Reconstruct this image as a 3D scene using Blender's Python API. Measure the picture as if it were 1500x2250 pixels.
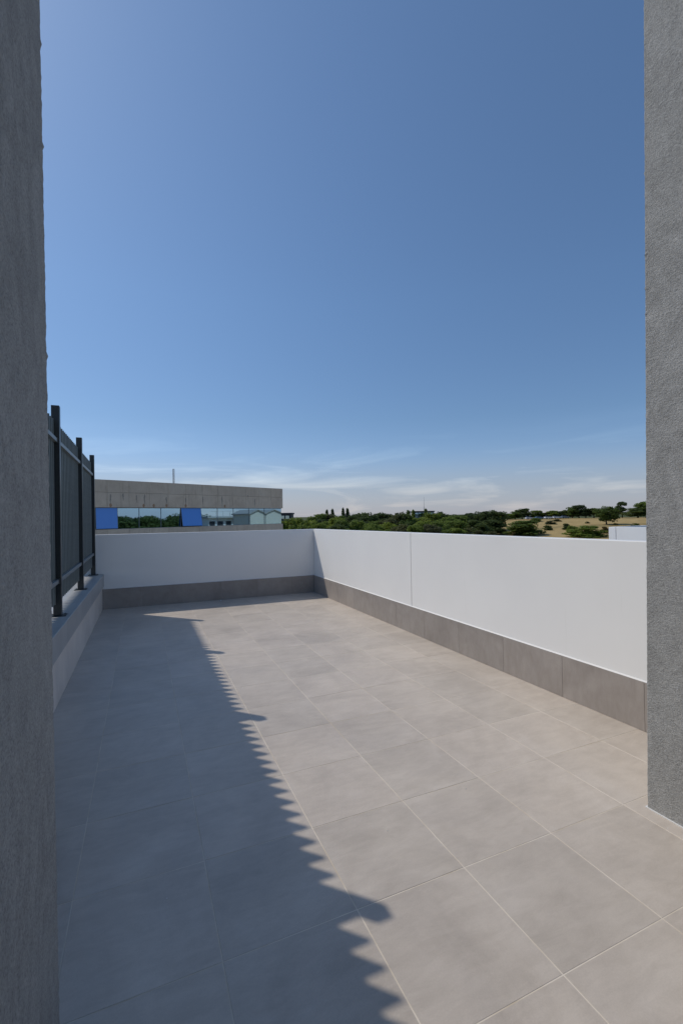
import bpy, bmesh, math, random
from mathutils import Vector, Matrix, noise

sc = bpy.context.scene
for o in list(bpy.data.objects):
    bpy.data.objects.remove(o)
COL = sc.collection

# ------------------------------------------------------------------ camera
YAW, PITCH, ROLL = 0.4090, 0.0086, -0.0169
CAMPOS = Vector((0.3231, -2.5206, 1.7968))
FPX = 1009.5                                   # focal length for a picture 1500 wide
cy_, sy_ = math.cos(YAW), math.sin(YAW)
cp_, sp_ = math.cos(PITCH), math.sin(PITCH)
FWD = Vector((sy_ * cp_, cy_ * cp_, sp_))
r0 = Vector((cy_, -sy_, 0))
u0 = r0.cross(FWD)
RIGHT = r0 * math.cos(ROLL) + u0 * math.sin(ROLL)
UP = -r0 * math.sin(ROLL) + u0 * math.cos(ROLL)
cam = bpy.data.cameras.new('camera')
camo = bpy.data.objects.new('camera', cam)
COL.objects.link(camo)
m = Matrix((RIGHT, UP, -FWD)).transposed().to_4x4()
m.translation = CAMPOS
camo.matrix_world = m
cam.sensor_fit = 'HORIZONTAL'
cam.sensor_width = 24.0
cam.lens = FPX / 1500 * 24.0
cam.clip_start = 0.02
cam.clip_end = 12000
sc.camera = camo

# ------------------------------------------------------------------ sun and sky
SUN = Vector((-0.5944, 0.6277, 1.0)).normalized()
sun = bpy.data.lights.new('sun', 'SUN')
sun.energy = 2.0
sun.angle = math.radians(0.5)
sun.color = (1.0, 0.925, 0.82)
suno = bpy.data.objects.new('sun', sun)
suno.rotation_euler = SUN.to_track_quat('Z', 'Y').to_euler()
suno.location = (-20, 25, 40)
COL.objects.link(suno)

world = bpy.data.worlds.new('World')
sc.world = world
world.use_nodes = True
wn, wl = world.node_tree.nodes, world.node_tree.links
sky = wn.new('ShaderNodeTexSky')
sky.sky_type = 'NISHITA'
sky.sun_disc = False
sky.sun_elevation = math.asin(SUN.z)
sky.sun_rotation = math.atan2(SUN.x, SUN.y)
sky.altitude = 300
sky.air_density = 0.9
sky.dust_density = 0.6
sky.ozone_density = 3.2
# thin cirrus low over the horizon, all the way round
tc = wn.new('ShaderNodeTexCoord')
mp = wn.new('ShaderNodeMapping')
mp.inputs['Scale'].default_value = (1.5, 1.5, 11.0)
mp.inputs['Location'].default_value = (3.7, 1.2, 0.4)
mp.inputs['Rotation'].default_value = (0, 0, math.radians(-95))
wl.new(tc.outputs['Generated'], mp.inputs['Vector'])
nz = wn.new('ShaderNodeTexNoise')
nz.inputs['Scale'].default_value = 2.2
nz.inputs['Detail'].default_value = 7
nz.inputs['Roughness'].default_value = 0.55
nz.inputs['Distortion'].default_value = 0.6
wl.new(mp.outputs['Vector'], nz.inputs['Vector'])
rp = wn.new('ShaderNodeMapRange')
rp.inputs['From Min'].default_value = 0.49
rp.inputs['From Max'].default_value = 0.72
wl.new(nz.outputs['Fac'], rp.inputs['Value'])
sx = wn.new('ShaderNodeSeparateXYZ')
wl.new(tc.outputs['Generated'], sx.inputs['Vector'])
el = wn.new('ShaderNodeMapRange')
el.interpolation_type = 'SMOOTHSTEP'
el.inputs['From Min'].default_value = 0.20
el.inputs['From Max'].default_value = 0.05
wl.new(sx.outputs['Z'], el.inputs['Value'])
mu = wn.new('ShaderNodeMath')
mu.operation = 'MULTIPLY'
wl.new(rp.outputs['Result'], mu.inputs[0])
wl.new(el.outputs['Result'], mu.inputs[1])
mx = wn.new('ShaderNodeMix')
mx.data_type = 'RGBA'
wl.new(mu.outputs[0], mx.inputs['Factor'])
# clear summer air: the low sky stays nearly as deep as the high sky, all the way round
zr_ = wn.new('ShaderNodeValToRGB')
cr_ = zr_.color_ramp
for p_, c_ in ((0.0, (0.60, 0.60, 0.74)), (0.06, (0.54, 0.55, 0.63)), (0.2, (0.52, 0.58, 0.62)), (0.42, (0.62, 0.70, 0.73)), (0.75, (0.70, 0.78, 0.80))):
    e_ = cr_.elements.new(p_) if 0 < p_ < 1 else cr_.elements[0]
    e_.color = (*c_, 1)
cr_.elements[-1].color = (0.70, 0.78, 0.80, 1)
wl.new(sx.outputs['Z'], zr_.inputs['Fac'])
sk2 = wn.new('ShaderNodeMix')
sk2.data_type = 'RGBA'
sk2.blend_type = 'MULTIPLY'
sk2.inputs['Factor'].default_value = 1.0
wl.new(sky.outputs['Color'], sk2.inputs['A'])
wl.new(zr_.outputs['Color'], sk2.inputs['B'])
vl = wn.new('ShaderNodeMapRange')
vl.interpolation_type = 'SMOOTHERSTEP'
vl.inputs['From Min'].default_value = 0.16
vl.inputs['From Max'].default_value = 0.0
vl.inputs['To Max'].default_value = 0.6
wl.new(sx.outputs['Z'], vl.inputs['Value'])
sk3 = wn.new('ShaderNodeMix')
sk3.data_type = 'RGBA'
sk3.inputs['B'].default_value = (2.2, 2.3, 2.7, 1)
wl.new(vl.outputs['Result'], sk3.inputs['Factor'])
wl.new(sk2.outputs['Result'], sk3.inputs['A'])
wl.new(sk3.outputs['Result'], mx.inputs['A'])
cl_ = wn.new('ShaderNodeMix')                  # cloud: the light of the sky around it, whiter and stronger
cl_.data_type = 'RGBA'
cl_.blend_type = 'MULTIPLY'
cl_.inputs['Factor'].default_value = 1.0
cl_.inputs['B'].default_value = (1.62, 1.44, 1.26, 1)
wl.new(sk3.outputs['Result'], cl_.inputs['A'])
wl.new(cl_.outputs['Result'], mx.inputs['B'])
wl.new(mx.outputs['Result'], wn['Background'].inputs['Color'])
wn['Background'].inputs['Strength'].default_value = 0.135

sc.view_settings.view_transform = 'Standard'
sc.view_settings.look = 'None'
sc.view_settings.gamma = 1.0
sc.view_settings.use_curve_mapping = False
sc.view_settings.exposure = 0.27

# ------------------------------------------------------------------ helpers
def px(x, y, depth):
    """world point seen at photo pixel (x, y) at the given distance along the view axis"""
    return CAMPOS + (FWD + RIGHT * ((x - 750) / FPX) + UP * ((1125 - y) / FPX)) * depth

def tag(o, label=None, cat=None, group=None, kind=None):
    if label: o['label'] = label
    if cat: o['category'] = cat
    if group: o['group'] = group
    if kind: o['kind'] = kind
    return o

def link(name, me, mat=None, parent=None):
    if mat is not None and len(me.materials) == 0:
        me.materials.append(mat)
    o = bpy.data.objects.new(name, me)
    COL.objects.link(o)
    if parent is not None:
        o.parent = parent
    return o

def empty(name, loc=(0, 0, 0), rz=0.0):
    o = bpy.data.objects.new(name, None)
    o.location = loc
    o.rotation_euler = (0, 0, rz)
    o.empty_display_size = 0.2
    COL.objects.link(o)
    return o

def mesh_of(bm, name, smooth=False):
    bmesh.ops.recalc_face_normals(bm, faces=bm.faces)
    me = bpy.data.meshes.new(name)
    bm.to_mesh(me)
    bm.free()
    if smooth:
        me.polygons.foreach_set('use_smooth', [True] * len(me.polygons))
    return me

def add_hexa(bm, c):
    v = [bm.verts.new(p) for p in c]
    for f in ((0, 3, 2, 1), (4, 5, 6, 7), (0, 1, 5, 4), (1, 2, 6, 5), (2, 3, 7, 6), (3, 0, 4, 7)):
        bm.faces.new([v[i] for i in f])
    return v

def box_c(x0, x1, y0, y1, z0, z1):
    return [(x0, y0, z0), (x1, y0, z0), (x1, y1, z0), (x0, y1, z0),
            (x0, y0, z1), (x1, y0, z1), (x1, y1, z1), (x0, y1, z1)]

def hexa(name, c, mat, parent=None, bevel=0.0, seg=1):
    bm = bmesh.new()
    add_hexa(bm, c)
    bmesh.ops.recalc_face_normals(bm, faces=bm.faces)
    if bevel:
        bmesh.ops.bevel(bm, geom=bm.edges[:], offset=bevel, segments=seg, profile=0.5, affect='EDGES')
    return link(name, mesh_of(bm, name), mat, parent)

def box(name, x0, x1, y0, y1, z0, z1, mat, parent=None, bevel=0.0, seg=1):
    return hexa(name, box_c(x0, x1, y0, y1, z0, z1), mat, parent, bevel, seg)

def add_tube(bm, p0, p1, r0, r1, n=7):
    p0, p1 = Vector(p0), Vector(p1)
    q = (p1 - p0).to_track_quat('Z', 'Y')
    a = [bm.verts.new(p0 + q @ Vector((math.cos(t) * r0, math.sin(t) * r0, 0))) for t in [2 * math.pi * i / n for i in range(n)]]
    b = [bm.verts.new(p1 + q @ Vector((math.cos(t) * r1, math.sin(t) * r1, 0))) for t in [2 * math.pi * i / n for i in range(n)]]
    for i in range(n):
        bm.faces.new((a[i], a[(i + 1) % n], b[(i + 1) % n], b[i]))
    bm.faces.new(a[::-1]); bm.faces.new(b)

# ------------------------------------------------------------------ materials
class Mat:
    def __init__(s, name, rough=0.6, spec=0.5, metallic=0.0):
        s.m = bpy.data.materials.new(name)
        s.m.use_nodes = True
        s.n, s.l = s.m.node_tree.nodes, s.m.node_tree.links
        s.b = s.n['Principled BSDF']
        s.b.inputs['Roughness'].default_value = rough
        s.b.inputs['Specular IOR Level'].default_value = spec
        s.b.inputs['Metallic'].default_value = metallic
    def node(s, t, **kw):
        nd = s.n.new(t)
        for k, v in kw.items():
            if k in nd.inputs: nd.inputs[k].default_value = v
            else: setattr(nd, k, v)
        return nd
    def coords(s, scale=(1, 1, 1), per_object=False, what='Object'):
        t = s.node('ShaderNodeTexCoord')
        mp = s.node('ShaderNodeMapping')
        mp.inputs['Scale'].default_value = scale
        s.l.new(t.outputs[what], mp.inputs['Vector'])
        if per_object:
            oi = s.node('ShaderNodeObjectInfo')
            mm = s.node('ShaderNodeMath', operation='MULTIPLY')
            mm.inputs[1].default_value = 57.0
            s.l.new(oi.outputs['Random'], mm.inputs[0])
            cb = s.node('ShaderNodeCombineXYZ')
            s.l.new(mm.outputs[0], cb.inputs['X']); s.l.new(mm.outputs[0], cb.inputs['Z'])
            s.l.new(cb.outputs[0], mp.inputs['Location'])
        return mp.outputs['Vector']
    def noise(s, vec, scale, detail=5, rough=0.6, dist=0.0):
        nd = s.node('ShaderNodeTexNoise')
        nd.inputs['Scale'].default_value = scale
        nd.inputs['Detail'].default_value = detail
        nd.inputs['Roughness'].default_value = rough
        nd.inputs['Distortion'].default_value = dist
        s.l.new(vec, nd.inputs['Vector'])
        return nd.outputs['Fac']
    def ramp(s, fac, stops):
        r = s.node('ShaderNodeValToRGB')
        cr = r.color_ramp
        while len(cr.elements) < len(stops): cr.elements.new(0.5)
        for e, (p, c) in zip(cr.elements, stops):
            e.position = p; e.color = (*c, 1)
        s.l.new(fac, r.inputs['Fac'])
        return r.outputs['Color']
    def mix(s, fac, a, b, mode='MIX'):
        x = s.node('ShaderNodeMix', data_type='RGBA', blend_type=mode)
        for sock, v in (('Factor', fac), ('A', a), ('B', b)):
            if isinstance(v, (float, int)): x.inputs[sock].default_value = v
            elif isinstance(v, tuple): x.inputs[sock].default_value = (*v, 1)
            else: s.l.new(v, x.inputs[sock])
        return x.outputs['Result']
    def color(s, c):
        if isinstance(c, tuple): s.b.inputs['Base Color'].default_value = (*c, 1)
        else: s.l.new(c, s.b.inputs['Base Color'])
        return s
    def bump(s, h, dist=0.002, strength=1.0):
        b = s.node('ShaderNodeBump')
        b.inputs['Distance'].default_value = dist
        b.inputs['Strength'].default_value = strength
        s.l.new(h, b.inputs['Height'])
        s.l.new(b.outputs['Normal'], s.b.inputs['Normal'])
        return s
    def rough_from(s, fac, lo, hi):
        r = s.node('ShaderNodeMapRange')
        r.inputs['To Min'].default_value = lo; r.inputs['To Max'].default_value = hi
        s.l.new(fac, r.inputs['Value'])
        s.l.new(r.outputs['Result'], s.b.inputs['Roughness'])
        return s
    def per_object_tone(s, col, lo, hi):
        oi = s.node('ShaderNodeObjectInfo')
        return s.mix(1.0, col, s.ramp(oi.outputs['Random'], [(0, lo), (1, hi)]), 'MULTIPLY')

def porcelain(name, lo, mid, hi, rough=(0.38, 0.55), tone=0.045):
    M = Mat(name, 0.45, 0.5)
    v = M.coords(per_object=True)
    big = M.noise(v, 2.4, 7, 0.62, 0.8)
    v2 = M.coords((1, 3.2, 1), per_object=True)
    med = M.noise(v2, 5.0, 8, 0.7, 0.5)
    fine = M.noise(v, 160, 3, 0.6)
    a = M.ramp(big, [(0.32, lo), (0.5, mid), (0.68, hi)])
    b = M.ramp(med, [(0.38, lo), (0.62, hi)])
    c = M.mix(0.4, a, b)
    c = M.mix(0.25, c, M.ramp(fine, [(0.3, (0.8, 0.8, 0.8)), (0.7, (1.15, 1.15, 1.15))]), 'MULTIPLY')
    gp = M.node('ShaderNodeNewGeometry')
    wd = M.noise(gp.outputs['Position'], 0.9, 6, 0.65, 1.0)
    c = M.mix(0.7, c, M.ramp(wd, [(0.34, (0.86, 0.86, 0.87)), (0.5, (1, 1, 1)), (0.66, (1.09, 1.09, 1.08))]), 'MULTIPLY')
    c = M.per_object_tone(c, (1 - tone,) * 3, (1 + tone, 1 + tone * .8, 1 + tone * .7))
    M.color(c)
    M.rough_from(med, *rough)
    M.bump(fine, 0.0006, 0.35)
    return M.m

MATS = {}
MATS['floor_tile'] = porcelain('floor porcelain', (0.445, 0.39, 0.33), (0.52, 0.458, 0.39), (0.575, 0.513, 0.445))
MATS['skirt_tile'] = porcelain('skirting porcelain', (0.28, 0.248, 0.222), (0.325, 0.292, 0.265), (0.375, 0.34, 0.312), tone=0.05)
MATS['facing_tile'] = porcelain('facing porcelain', (0.66, 0.60, 0.535), (0.71, 0.65, 0.58), (0.74, 0.68, 0.615), tone=0.03)
MATS['coping'] = porcelain('coping stone', (0.37, 0.37, 0.36), (0.39, 0.39, 0.38), (0.41, 0.41, 0.40), rough=(0.36, 0.42), tone=0.02)

M = Mat('grout', 0.85, 0.2)
v = M.coords()
M.color(M.ramp(M.noise(v, 3.0, 5), [(0.35, (0.54, 0.46, 0.35)), (0.6, (0.70, 0.635, 0.545))]))
MATS['grout'] = M.m

M = Mat('white coated panel', 0.40, 0.45)
v = M.coords()
d = M.noise(v, 1.1, 4, 0.5)
c = M.ramp(d, [(0.3, (0.845, 0.838, 0.815)), (0.7, (0.88, 0.872, 0.845))])
drip = M.noise(M.coords((7, 7, 0.28)), 2.6, 6, 0.7)
c = M.mix(0.55, c, M.ramp(drip, [(0.24, (0.90, 0.895, 0.88)), (0.36, (1, 1, 1)), (1, (1, 1, 1))]), 'MULTIPLY')
sp = M.noise(v, 38, 4, 0.7)
c = M.mix(0.5, c, M.ramp(sp, [(0.22, (0.80, 0.79, 0.77)), (0.30, (1, 1, 1)), (1, (1, 1, 1))]), 'MULTIPLY')
M.color(c)
M.bump(M.noise(v, 2.2, 2, 0.4), 0.004, 0.25)
MATS['white'] = M.m

M = Mat('sealant', 0.6, 0.3)
M.color((0.74, 0.735, 0.72))
MATS['sealant'] = M.m

M = Mat('joint rubber', 0.8, 0.2)
M.color((0.12, 0.12, 0.12))
MATS['joint'] = M.m

def plaster(name, lo, hi):
    M = Mat(name, 0.92, 0.15)
    v = M.coords()
    g = M.noise(v, 140, 5, 0.75)
    bl = M.noise(v, 42, 5, 0.65, 0.5)
    sw = M.noise(M.coords((1, 1, 0.6)), 5.0, 7, 0.65, 2.2)
    tw = M.noise(M.coords((1, 1, 2.6)), 11.0, 5, 0.6, 3.0)
    c = M.ramp(bl, [(0.30, lo), (0.70, hi)])
    c = M.mix(0.6, c, M.ramp(sw, [(0.32, tuple(q * .86 for q in lo)), (0.68, tuple(q * 1.06 for q in hi))]))
    c = M.mix(0.5, c, M.ramp(tw, [(0.35, (0.86, 0.86, 0.86)), (0.65, (1.12, 1.12, 1.12))]), 'MULTIPLY')
    c = M.mix(0.7, c, M.ramp(g, [(0.34, (0.45, 0.45, 0.45)), (0.48, (0.95, 0.95, 0.95)), (0.66, (1.35, 1.35, 1.35))]), 'MULTIPLY')
    M.color(c)
    hsum = M.node('ShaderNodeMath', operation='ADD')
    tw4 = M.node('ShaderNodeMath', operation='MULTIPLY_ADD')
    tw4.inputs[1].default_value = 0.9
    M.l.new(tw, tw4.inputs[0]); M.l.new(bl, tw4.inputs[2])
    M.l.new(g, hsum.inputs[0]); M.l.new(tw4.outputs[0], hsum.inputs[1])
    M.bump(hsum.outputs[0], 0.006, 1.0)
    return M.m
MATS['plaster'] = plaster('grey rough plaster', (0.33, 0.327, 0.313), (0.44, 0.437, 0.42))

M = Mat('anthracite coated steel', 0.38, 0.5)
v = M.coords()
M.color(M.ramp(M.noise(v, 30, 3), [(0.3, (0.022, 0.027, 0.029)), (0.7, (0.030, 0.036, 0.038))]))
M.bump(M.noise(v, 400, 2), 0.0004, 0.3)
MATS['steel'] = M.m
M = Mat('anthracite slat', 0.42, 0.5)
M.color(M.per_object_tone(M.ramp(M.noise(M.coords(), 20, 3), [(0.3, (0.135, 0.160, 0.162)), (0.7, (0.155, 0.180, 0.182))]), (0.9,) * 3, (1.1,) * 3))
MATS['slat'] = M.m
M = Mat('galvanised rail', 0.4, 0.5)
M.color((0.16, 0.18, 0.185))
MATS['rail'] = M.m

# far concrete
M = Mat('weathered concrete', 0.85, 0.25)
v = M.coords(what='Object')
base = M.ramp(M.noise(v, 0.9, 7, 0.65, 0.6), [(0.3, (0.50, 0.425, 0.335)), (0.5, (0.57, 0.49, 0.39)), (0.7, (0.62, 0.54, 0.435))])
st = M.noise(M.coords((2.6, 2.6, 0.22)), 2.2, 6, 0.7, 0.3)
base = M.mix(0.55, base, M.ramp(st, [(0.32, (0.58, 0.56, 0.54)), (0.46, (1, 1, 1)), (1, (1.05, 1.04, 1.02))]), 'MULTIPLY')
base = M.per_object_tone(base, (0.93, 0.93, 0.93), (1.06, 1.05, 1.04))
M.color(base)
M.bump(M.noise(v, 6, 6, 0.7), 0.01, 0.4)
MATS['concrete'] = M.m
M = Mat('rust stain', 0.9, 0.1)
M.color(M.ramp(M.noise(M.coords(), 9, 4), [(0.35, (0.33, 0.20, 0.12)), (0.65, (0.38, 0.27, 0.19))]))
MATS['rust'] = M.m
M = Mat('dark damp streak', 0.9, 0.1)
M.color((0.30, 0.275, 0.24))
MATS['streak'] = M.m

def glass(name, tint, rough=0.02, mixf=0.75):
    """coated window glass: a strong mirror reflection over a tinted see-through pane"""
    m = bpy.data.materials.new(name); m.use_nodes = True
    n, l = m.node_tree.nodes, m.node_tree.links
    for x in list(n): n.remove(x)
    out = n.new('ShaderNodeOutputMaterial')
    gl = n.new('ShaderNodeBsdfGlossy'); gl.inputs['Roughness'].default_value = rough
    gl.inputs['Color'].default_value = (*tint, 1)
    tr = n.new('ShaderNodeBsdfTransparent'); tr.inputs['Color'].default_value = (tint[0] * .7, tint[1] * .75, tint[2] * .8, 1)
    ms = n.new('ShaderNodeMixShader'); ms.inputs[0].default_value = mixf
    l.new(tr.outputs[0], ms.inputs[1]); l.new(gl.outputs[0], ms.inputs[2]); l.new(ms.outputs[0], out.inputs['Surface'])
    return m
MATS['glass'] = glass('coated window glass', (0.44, 0.67, 0.84))
MATS['painted_sky_glass'] = Mat('sash with painted sky reflection', 0.25, 0.5).color((0.10, 0.30, 0.78)).m  # reflected blue sky painted into the sash as its base colour
M = Mat('window frame', 0.5, 0.5); M.color((0.16, 0.19, 0.20)); MATS['frame'] = M.m
M = Mat('interior wall', 0.9, 0.2); M.color((0.30, 0.32, 0.33)); MATS['interior'] = M.m
M = Mat('interior floor', 0.8, 0.2); M.color((0.10, 0.13, 0.14)); MATS['interior_dark'] = M.m
M = Mat('cream render', 0.9, 0.2); M.color(M.ramp(M.noise(M.coords(), 0.8, 5), [(0.3, (0.62, 0.58, 0.48)), (0.7, (0.68, 0.64, 0.54))])); MATS['cream'] = M.m
M = Mat('pale roof', 0.8, 0.3); M.color((0.40, 0.38, 0.34)); MATS['roof'] = M.m
M = Mat('dark cladding', 0.6, 0.4); M.color((0.05, 0.055, 0.065)); MATS['dark'] = M.m
M = Mat('pale concrete', 0.85, 0.3); M.color((0.42, 0.42, 0.40)); MATS['pale'] = M.m
M = Mat('mast steel', 0.5, 0.5); M.color((0.20, 0.20, 0.21)); MATS['mast'] = M.m
M = Mat('bark', 0.95, 0.1)
M.color(M.ramp(M.noise(M.coords((1, 1, 0.3)), 6, 5), [(0.3, (0.05, 0.04, 0.03)), (0.7, (0.12, 0.095, 0.07))]))
MATS['bark'] = M.m

def foliage(name, a, b, c):
    M = Mat(name, 0.65, 0.25)
    v = M.coords(what='Object')
    n1 = M.noise(v, 0.9, 3, 0.6)
    n2 = M.noise(v, 5.0, 2, 0.5)
    col = M.mix(0.45, M.ramp(n1, [(0.35, a), (0.65, b)]), M.ramp(n2, [(0.35, a), (0.65, c)]))
    col = M.per_object_tone(col, (0.72, 0.76, 0.78), (1.40, 1.32, 1.08))
    M.color(col)
    tl = M.node('ShaderNodeBsdfTranslucent')
    M.l.new(col, tl.inputs['Color'])
    ms = M.node('ShaderNodeMixShader'); ms.inputs[0].default_value = 0.5
    M.l.new(M.b.outputs[0], ms.inputs[1]); M.l.new(tl.outputs[0], ms.inputs[2])
    M.l.new(ms.outputs[0], M.n['Material Output'].inputs['Surface'])
    return M.m
FOL = {
    'bright': foliage('bright leaves', (0.15, 0.20, 0.035), (0.20, 0.26, 0.05), (0.22, 0.28, 0.07)),
    'mid': foliage('mid leaves', (0.115, 0.175, 0.036), (0.16, 0.22, 0.05), (0.195, 0.245, 0.066)),
    'dark': foliage('dark leaves', (0.065, 0.10, 0.034), (0.095, 0.135, 0.046), (0.12, 0.155, 0.056)),
    'olive': foliage('olive leaves', (0.095, 0.110, 0.050), (0.135, 0.145, 0.070), (0.165, 0.170, 0.085)),
    'rusty': foliage('dry brown leaves', (0.095, 0.072, 0.032), (0.130, 0.098, 0.042), (0.140, 0.115, 0.052)),
}

M = Mat('dry grassland', 0.95, 0.1)
v = M.coords()
g = M.ramp(M.noise(v, 0.035, 8, 0.65, 0.8), [(0.30, (0.17, 0.15, 0.07)), (0.45, (0.36, 0.265, 0.12)), (0.58, (0.43, 0.32, 0.15)), (0.75, (0.34, 0.225, 0.105))])
g2 = M.ramp(M.noise(v, 0.5, 6, 0.7), [(0.3, (0.72, 0.72, 0.70)), (0.7, (1.2, 1.18, 1.12))])
at = M.node('ShaderNodeAttribute', attribute_name='dryness')
scrub = M.ramp(M.noise(v, 0.12, 7, 0.7), [(0.3, (0.045, 0.062, 0.025)), (0.55, (0.085, 0.10, 0.042)), (0.8, (0.15, 0.14, 0.065))])
g = M.mix(at.outputs['Fac'], scrub, g)
M.color(M.mix(0.8, g, g2, 'MULTIPLY'))
M.bump(M.noise(v, 1.2, 6, 0.7), 0.25, 0.6)
MATS['ground'] = M.m

# ------------------------------------------------------------------ terrain
def sm(t):
    t = max(0.0, min(1.0, t))
    return t * t * (3 - 2 * t)

def ground_z(x, y):
    dx, dy = x - CAMPOS.x, y - CAMPOS.y
    r = math.hypot(dx, dy)
    az = math.degrees(math.atan2(dx, dy))
    w = sm((az - 35) / 10) * (1 - sm((az - 120) / 40)) if az > 0 else 0.0
    top = -4.6 + w * 3.1
    z = -6.2 + (top + 6.2) * sm((r - 140) / 118)
    z += noise.noise(Vector((x * .02, y * .02, 3.1))) * 0.55 * sm((r - 90) / 80)
    z += (-9 - z) * sm((r - 275) / 260)
    return z

def build_ground():
    radii = [0, 20, 45, 70, 90, 110, 125] + [135 + i * 6 for i in range(30)] + [330, 370, 420, 500, 620, 800, 1100, 1600, 2400, 3600, 5500, 9000]
    n = 180
    bm = bmesh.new()
    c = bm.verts.new((CAMPOS.x, CAMPOS.y, -6.2))
    prev = None
    for r in radii[1:]:
        ring = []
        for i in range(n):
            a = 2 * math.pi * i / n
            x, y = CAMPOS.x + r * math.sin(a), CAMPOS.y + r * math.cos(a)
            ring.append(bm.verts.new((x, y, ground_z(x, y))))
        for i in range(n):
            j = (i + 1) % n
            if prev is None: bm.faces.new((c, ring[j], ring[i]))
            else: bm.faces.new((prev[i], prev[j], ring[j], ring[i]))
        prev = ring
    me = mesh_of(bm, 'ground', True)
    at = me.attributes.new('dryness', 'FLOAT', 'POINT')
    for i, vv in enumerate(me.vertices):
        dx, dy = vv.co.x - CAMPOS.x, vv.co.y - CAMPOS.y
        r, az = math.hypot(dx, dy), math.degrees(math.atan2(dx, dy))
        at.data[i].value = sm((az - 39.5) / 4) * (1 - sm((r - 282) / 40)) * (1 if az < 150 else 0)
    o = link('ground', me, MATS['ground'])
    tag(o, 'dry straw coloured grass hillside beyond the parapet', None, None, 'structure')
build_ground()

M = Mat('added bounce paving', 0.9, 0.2)
v = M.coords()
M.color(M.ramp(M.noise(v, 0.25, 7, 0.65), [(0.3, (0.40, 0.37, 0.32)), (0.7, (0.52, 0.48, 0.42))]))
M.bump(M.noise(v, 8, 5, 0.7), 0.01, 0.4)
yard = box('bounce_yard', -45, 34, -34, 52, -6.6, -6.17, M.m)  # unseen pale ground, added to bounce warm sunlight up onto the concrete facade
tag(yard, 'added unseen pale paving that bounces sunlight onto the concrete building', None, None, 'structure')

# ------------------------------------------------------------------ terrace
XR = 4.0446                       # inner face of the long parapet
ZS = 0.4026                       # top of the skirting
T = 0.6
def YF(x): return 7.8707 - 0.0923 * (x + 0.4) / 4.5         # inner face of the end parapet
def XL(y): return -0.4549 + 0.0261 * (y - 3) / 5            # face of the low wall
def ZL(y): return 0.7353 - 0.0319 * (y - 3) / 5             # top of the low wall
def ZR(y): return 1.4958 + 0.0534 * (YF(4) - y) / 8         # top of the long parapet
def ZF(x): return 1.4958 + 0.004 * (4 - x) / 4.4
XJ, XC, YC = 0.0455, 3.1026, -0.6783

floor = box('terrace_floor', -1.0, 4.3, -4.2, 8.05, -0.35, -0.0010, MATS['grout'])
tag(floor, 'grey porcelain tiled terrace floor with pale grout', None, None, 'structure')
body = box('terrace_building', -0.98, 4.28, -4.18, 8.03, -6.3, -0.352, MATS['pale'])
tag(body, 'pale building storey carrying the tiled terrace', 'building')

tile_cache = {}
def floor_tile(x0, x1, y0, y1):
    key = (round(x1 - x0, 3), round(y1 - y0, 3))
    if key not in tile_cache:
        bm = bmesh.new()
        w, h = key[0] / 2, key[1] / 2
        add_hexa(bm, box_c(-w, w, -h, h, -0.009, 0))
        bmesh.ops.recalc_face_normals(bm, faces=bm.faces)
        top = [e for e in bm.edges if all(abs(vv.co.z) < 1e-6 for vv in e.verts)]
        bmesh.ops.bevel(bm, geom=top, offset=0.0008, segments=1, affect='EDGES')
        tile_cache[key] = mesh_of(bm, 'floor_tile')
    o = link('floor_tile', tile_cache[key], MATS['floor_tile'], floor)
    rr = random.Random(int((x0 + 9) * 977 + (y0 + 9) * 613))
    o.location = ((x0 + x1) / 2, (y0 + y1) / 2, rr.uniform(-0.0003, 0.0004))
    o.rotation_euler = (rr.gauss(0, 0.0007), rr.gauss(0, 0.0007), 0)
    return o
J = 0.0025
for i in range(-1, 7):
    for j in range(-6, 14):
        x0, x1 = i * T + J, (i + 1) * T - J
        y0, y1 = j * T + J, (j + 1) * T - J
        if i == -1: x0 = -0.472
        if i == 6: x1 = XR + 0.004
        if j == 13: y1 = 7.86 if i < 3 else 7.80
        if y1 - y0 < 0.01: continue
        floor_tile(x0, x1, y0, y1)

# long parapet
par = tag(empty('parapet', (XR, 2.6, 0)), 'long white panel parapet in full sun with a vertical joint, beside the pillar', 'parapet')
def child(o, root):
    o.parent = root
    o.matrix_parent_inverse = Matrix.Translation(root.location).inverted()
    return o
PT = 0.12
JY = 3.478
for (ya, yb) in ((-4.0, JY - 0.005), (JY + 0.005, YF(4) + 0.0)):
    x0, x1 = XR + 0.014, XR + 0.014 + PT
    c = [(x0, ya, ZS + .001), (x1, ya, ZS + .001), (x1, yb, ZS + .001), (x0, yb, ZS + .001),
         (x0, ya, ZR(ya)), (x1, ya, ZR(ya)), (x1, yb, ZR(yb)), (x0, yb, ZR(yb))]
    child(hexa('panel', c, MATS['white'], None, 0.006, 2), par)
child(box('joint_strip', XR + 0.03, XR + 0.12, JY - 0.0045, JY + 0.0045, ZS + .003, 1.50, MATS['joint']), par)
child(box('kerb', XR + 0.012, XR + 0.16, -4.0, YF(4) - .002, -0.3, ZS, MATS['pale']), par)
c = [(XR - 0.001, -4, ZS + .0005), (XR + .0135, -4, ZS + .0005), (XR + .0135, YF(4), ZS + .0005), (XR - 0.001, YF(4), ZS + .0005),
     (XR + 0.001, -4, ZS + .004), (XR + .0135, -4, ZS + .0105), (XR + .0135, YF(4), ZS + .0105), (XR + 0.001, YF(4), ZS + .004)]
child(hexa('sealant_bead', c, MATS['sealant']), par)
ys = [0.745 + 0.797 * k for k in range(-6, 10)]
for a, b in zip(ys[:-1], ys[1:]):
    b2 = min(b - 0.0012, YF(4) - 0.001)
    if b2 - a < 0.02: continue
    child(box('skirting_tile', XR, XR + 0.0115, a + 0.0012, b2, 0.0015, ZS, MATS['skirt_tile'], None, 0.0008), par)

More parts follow.
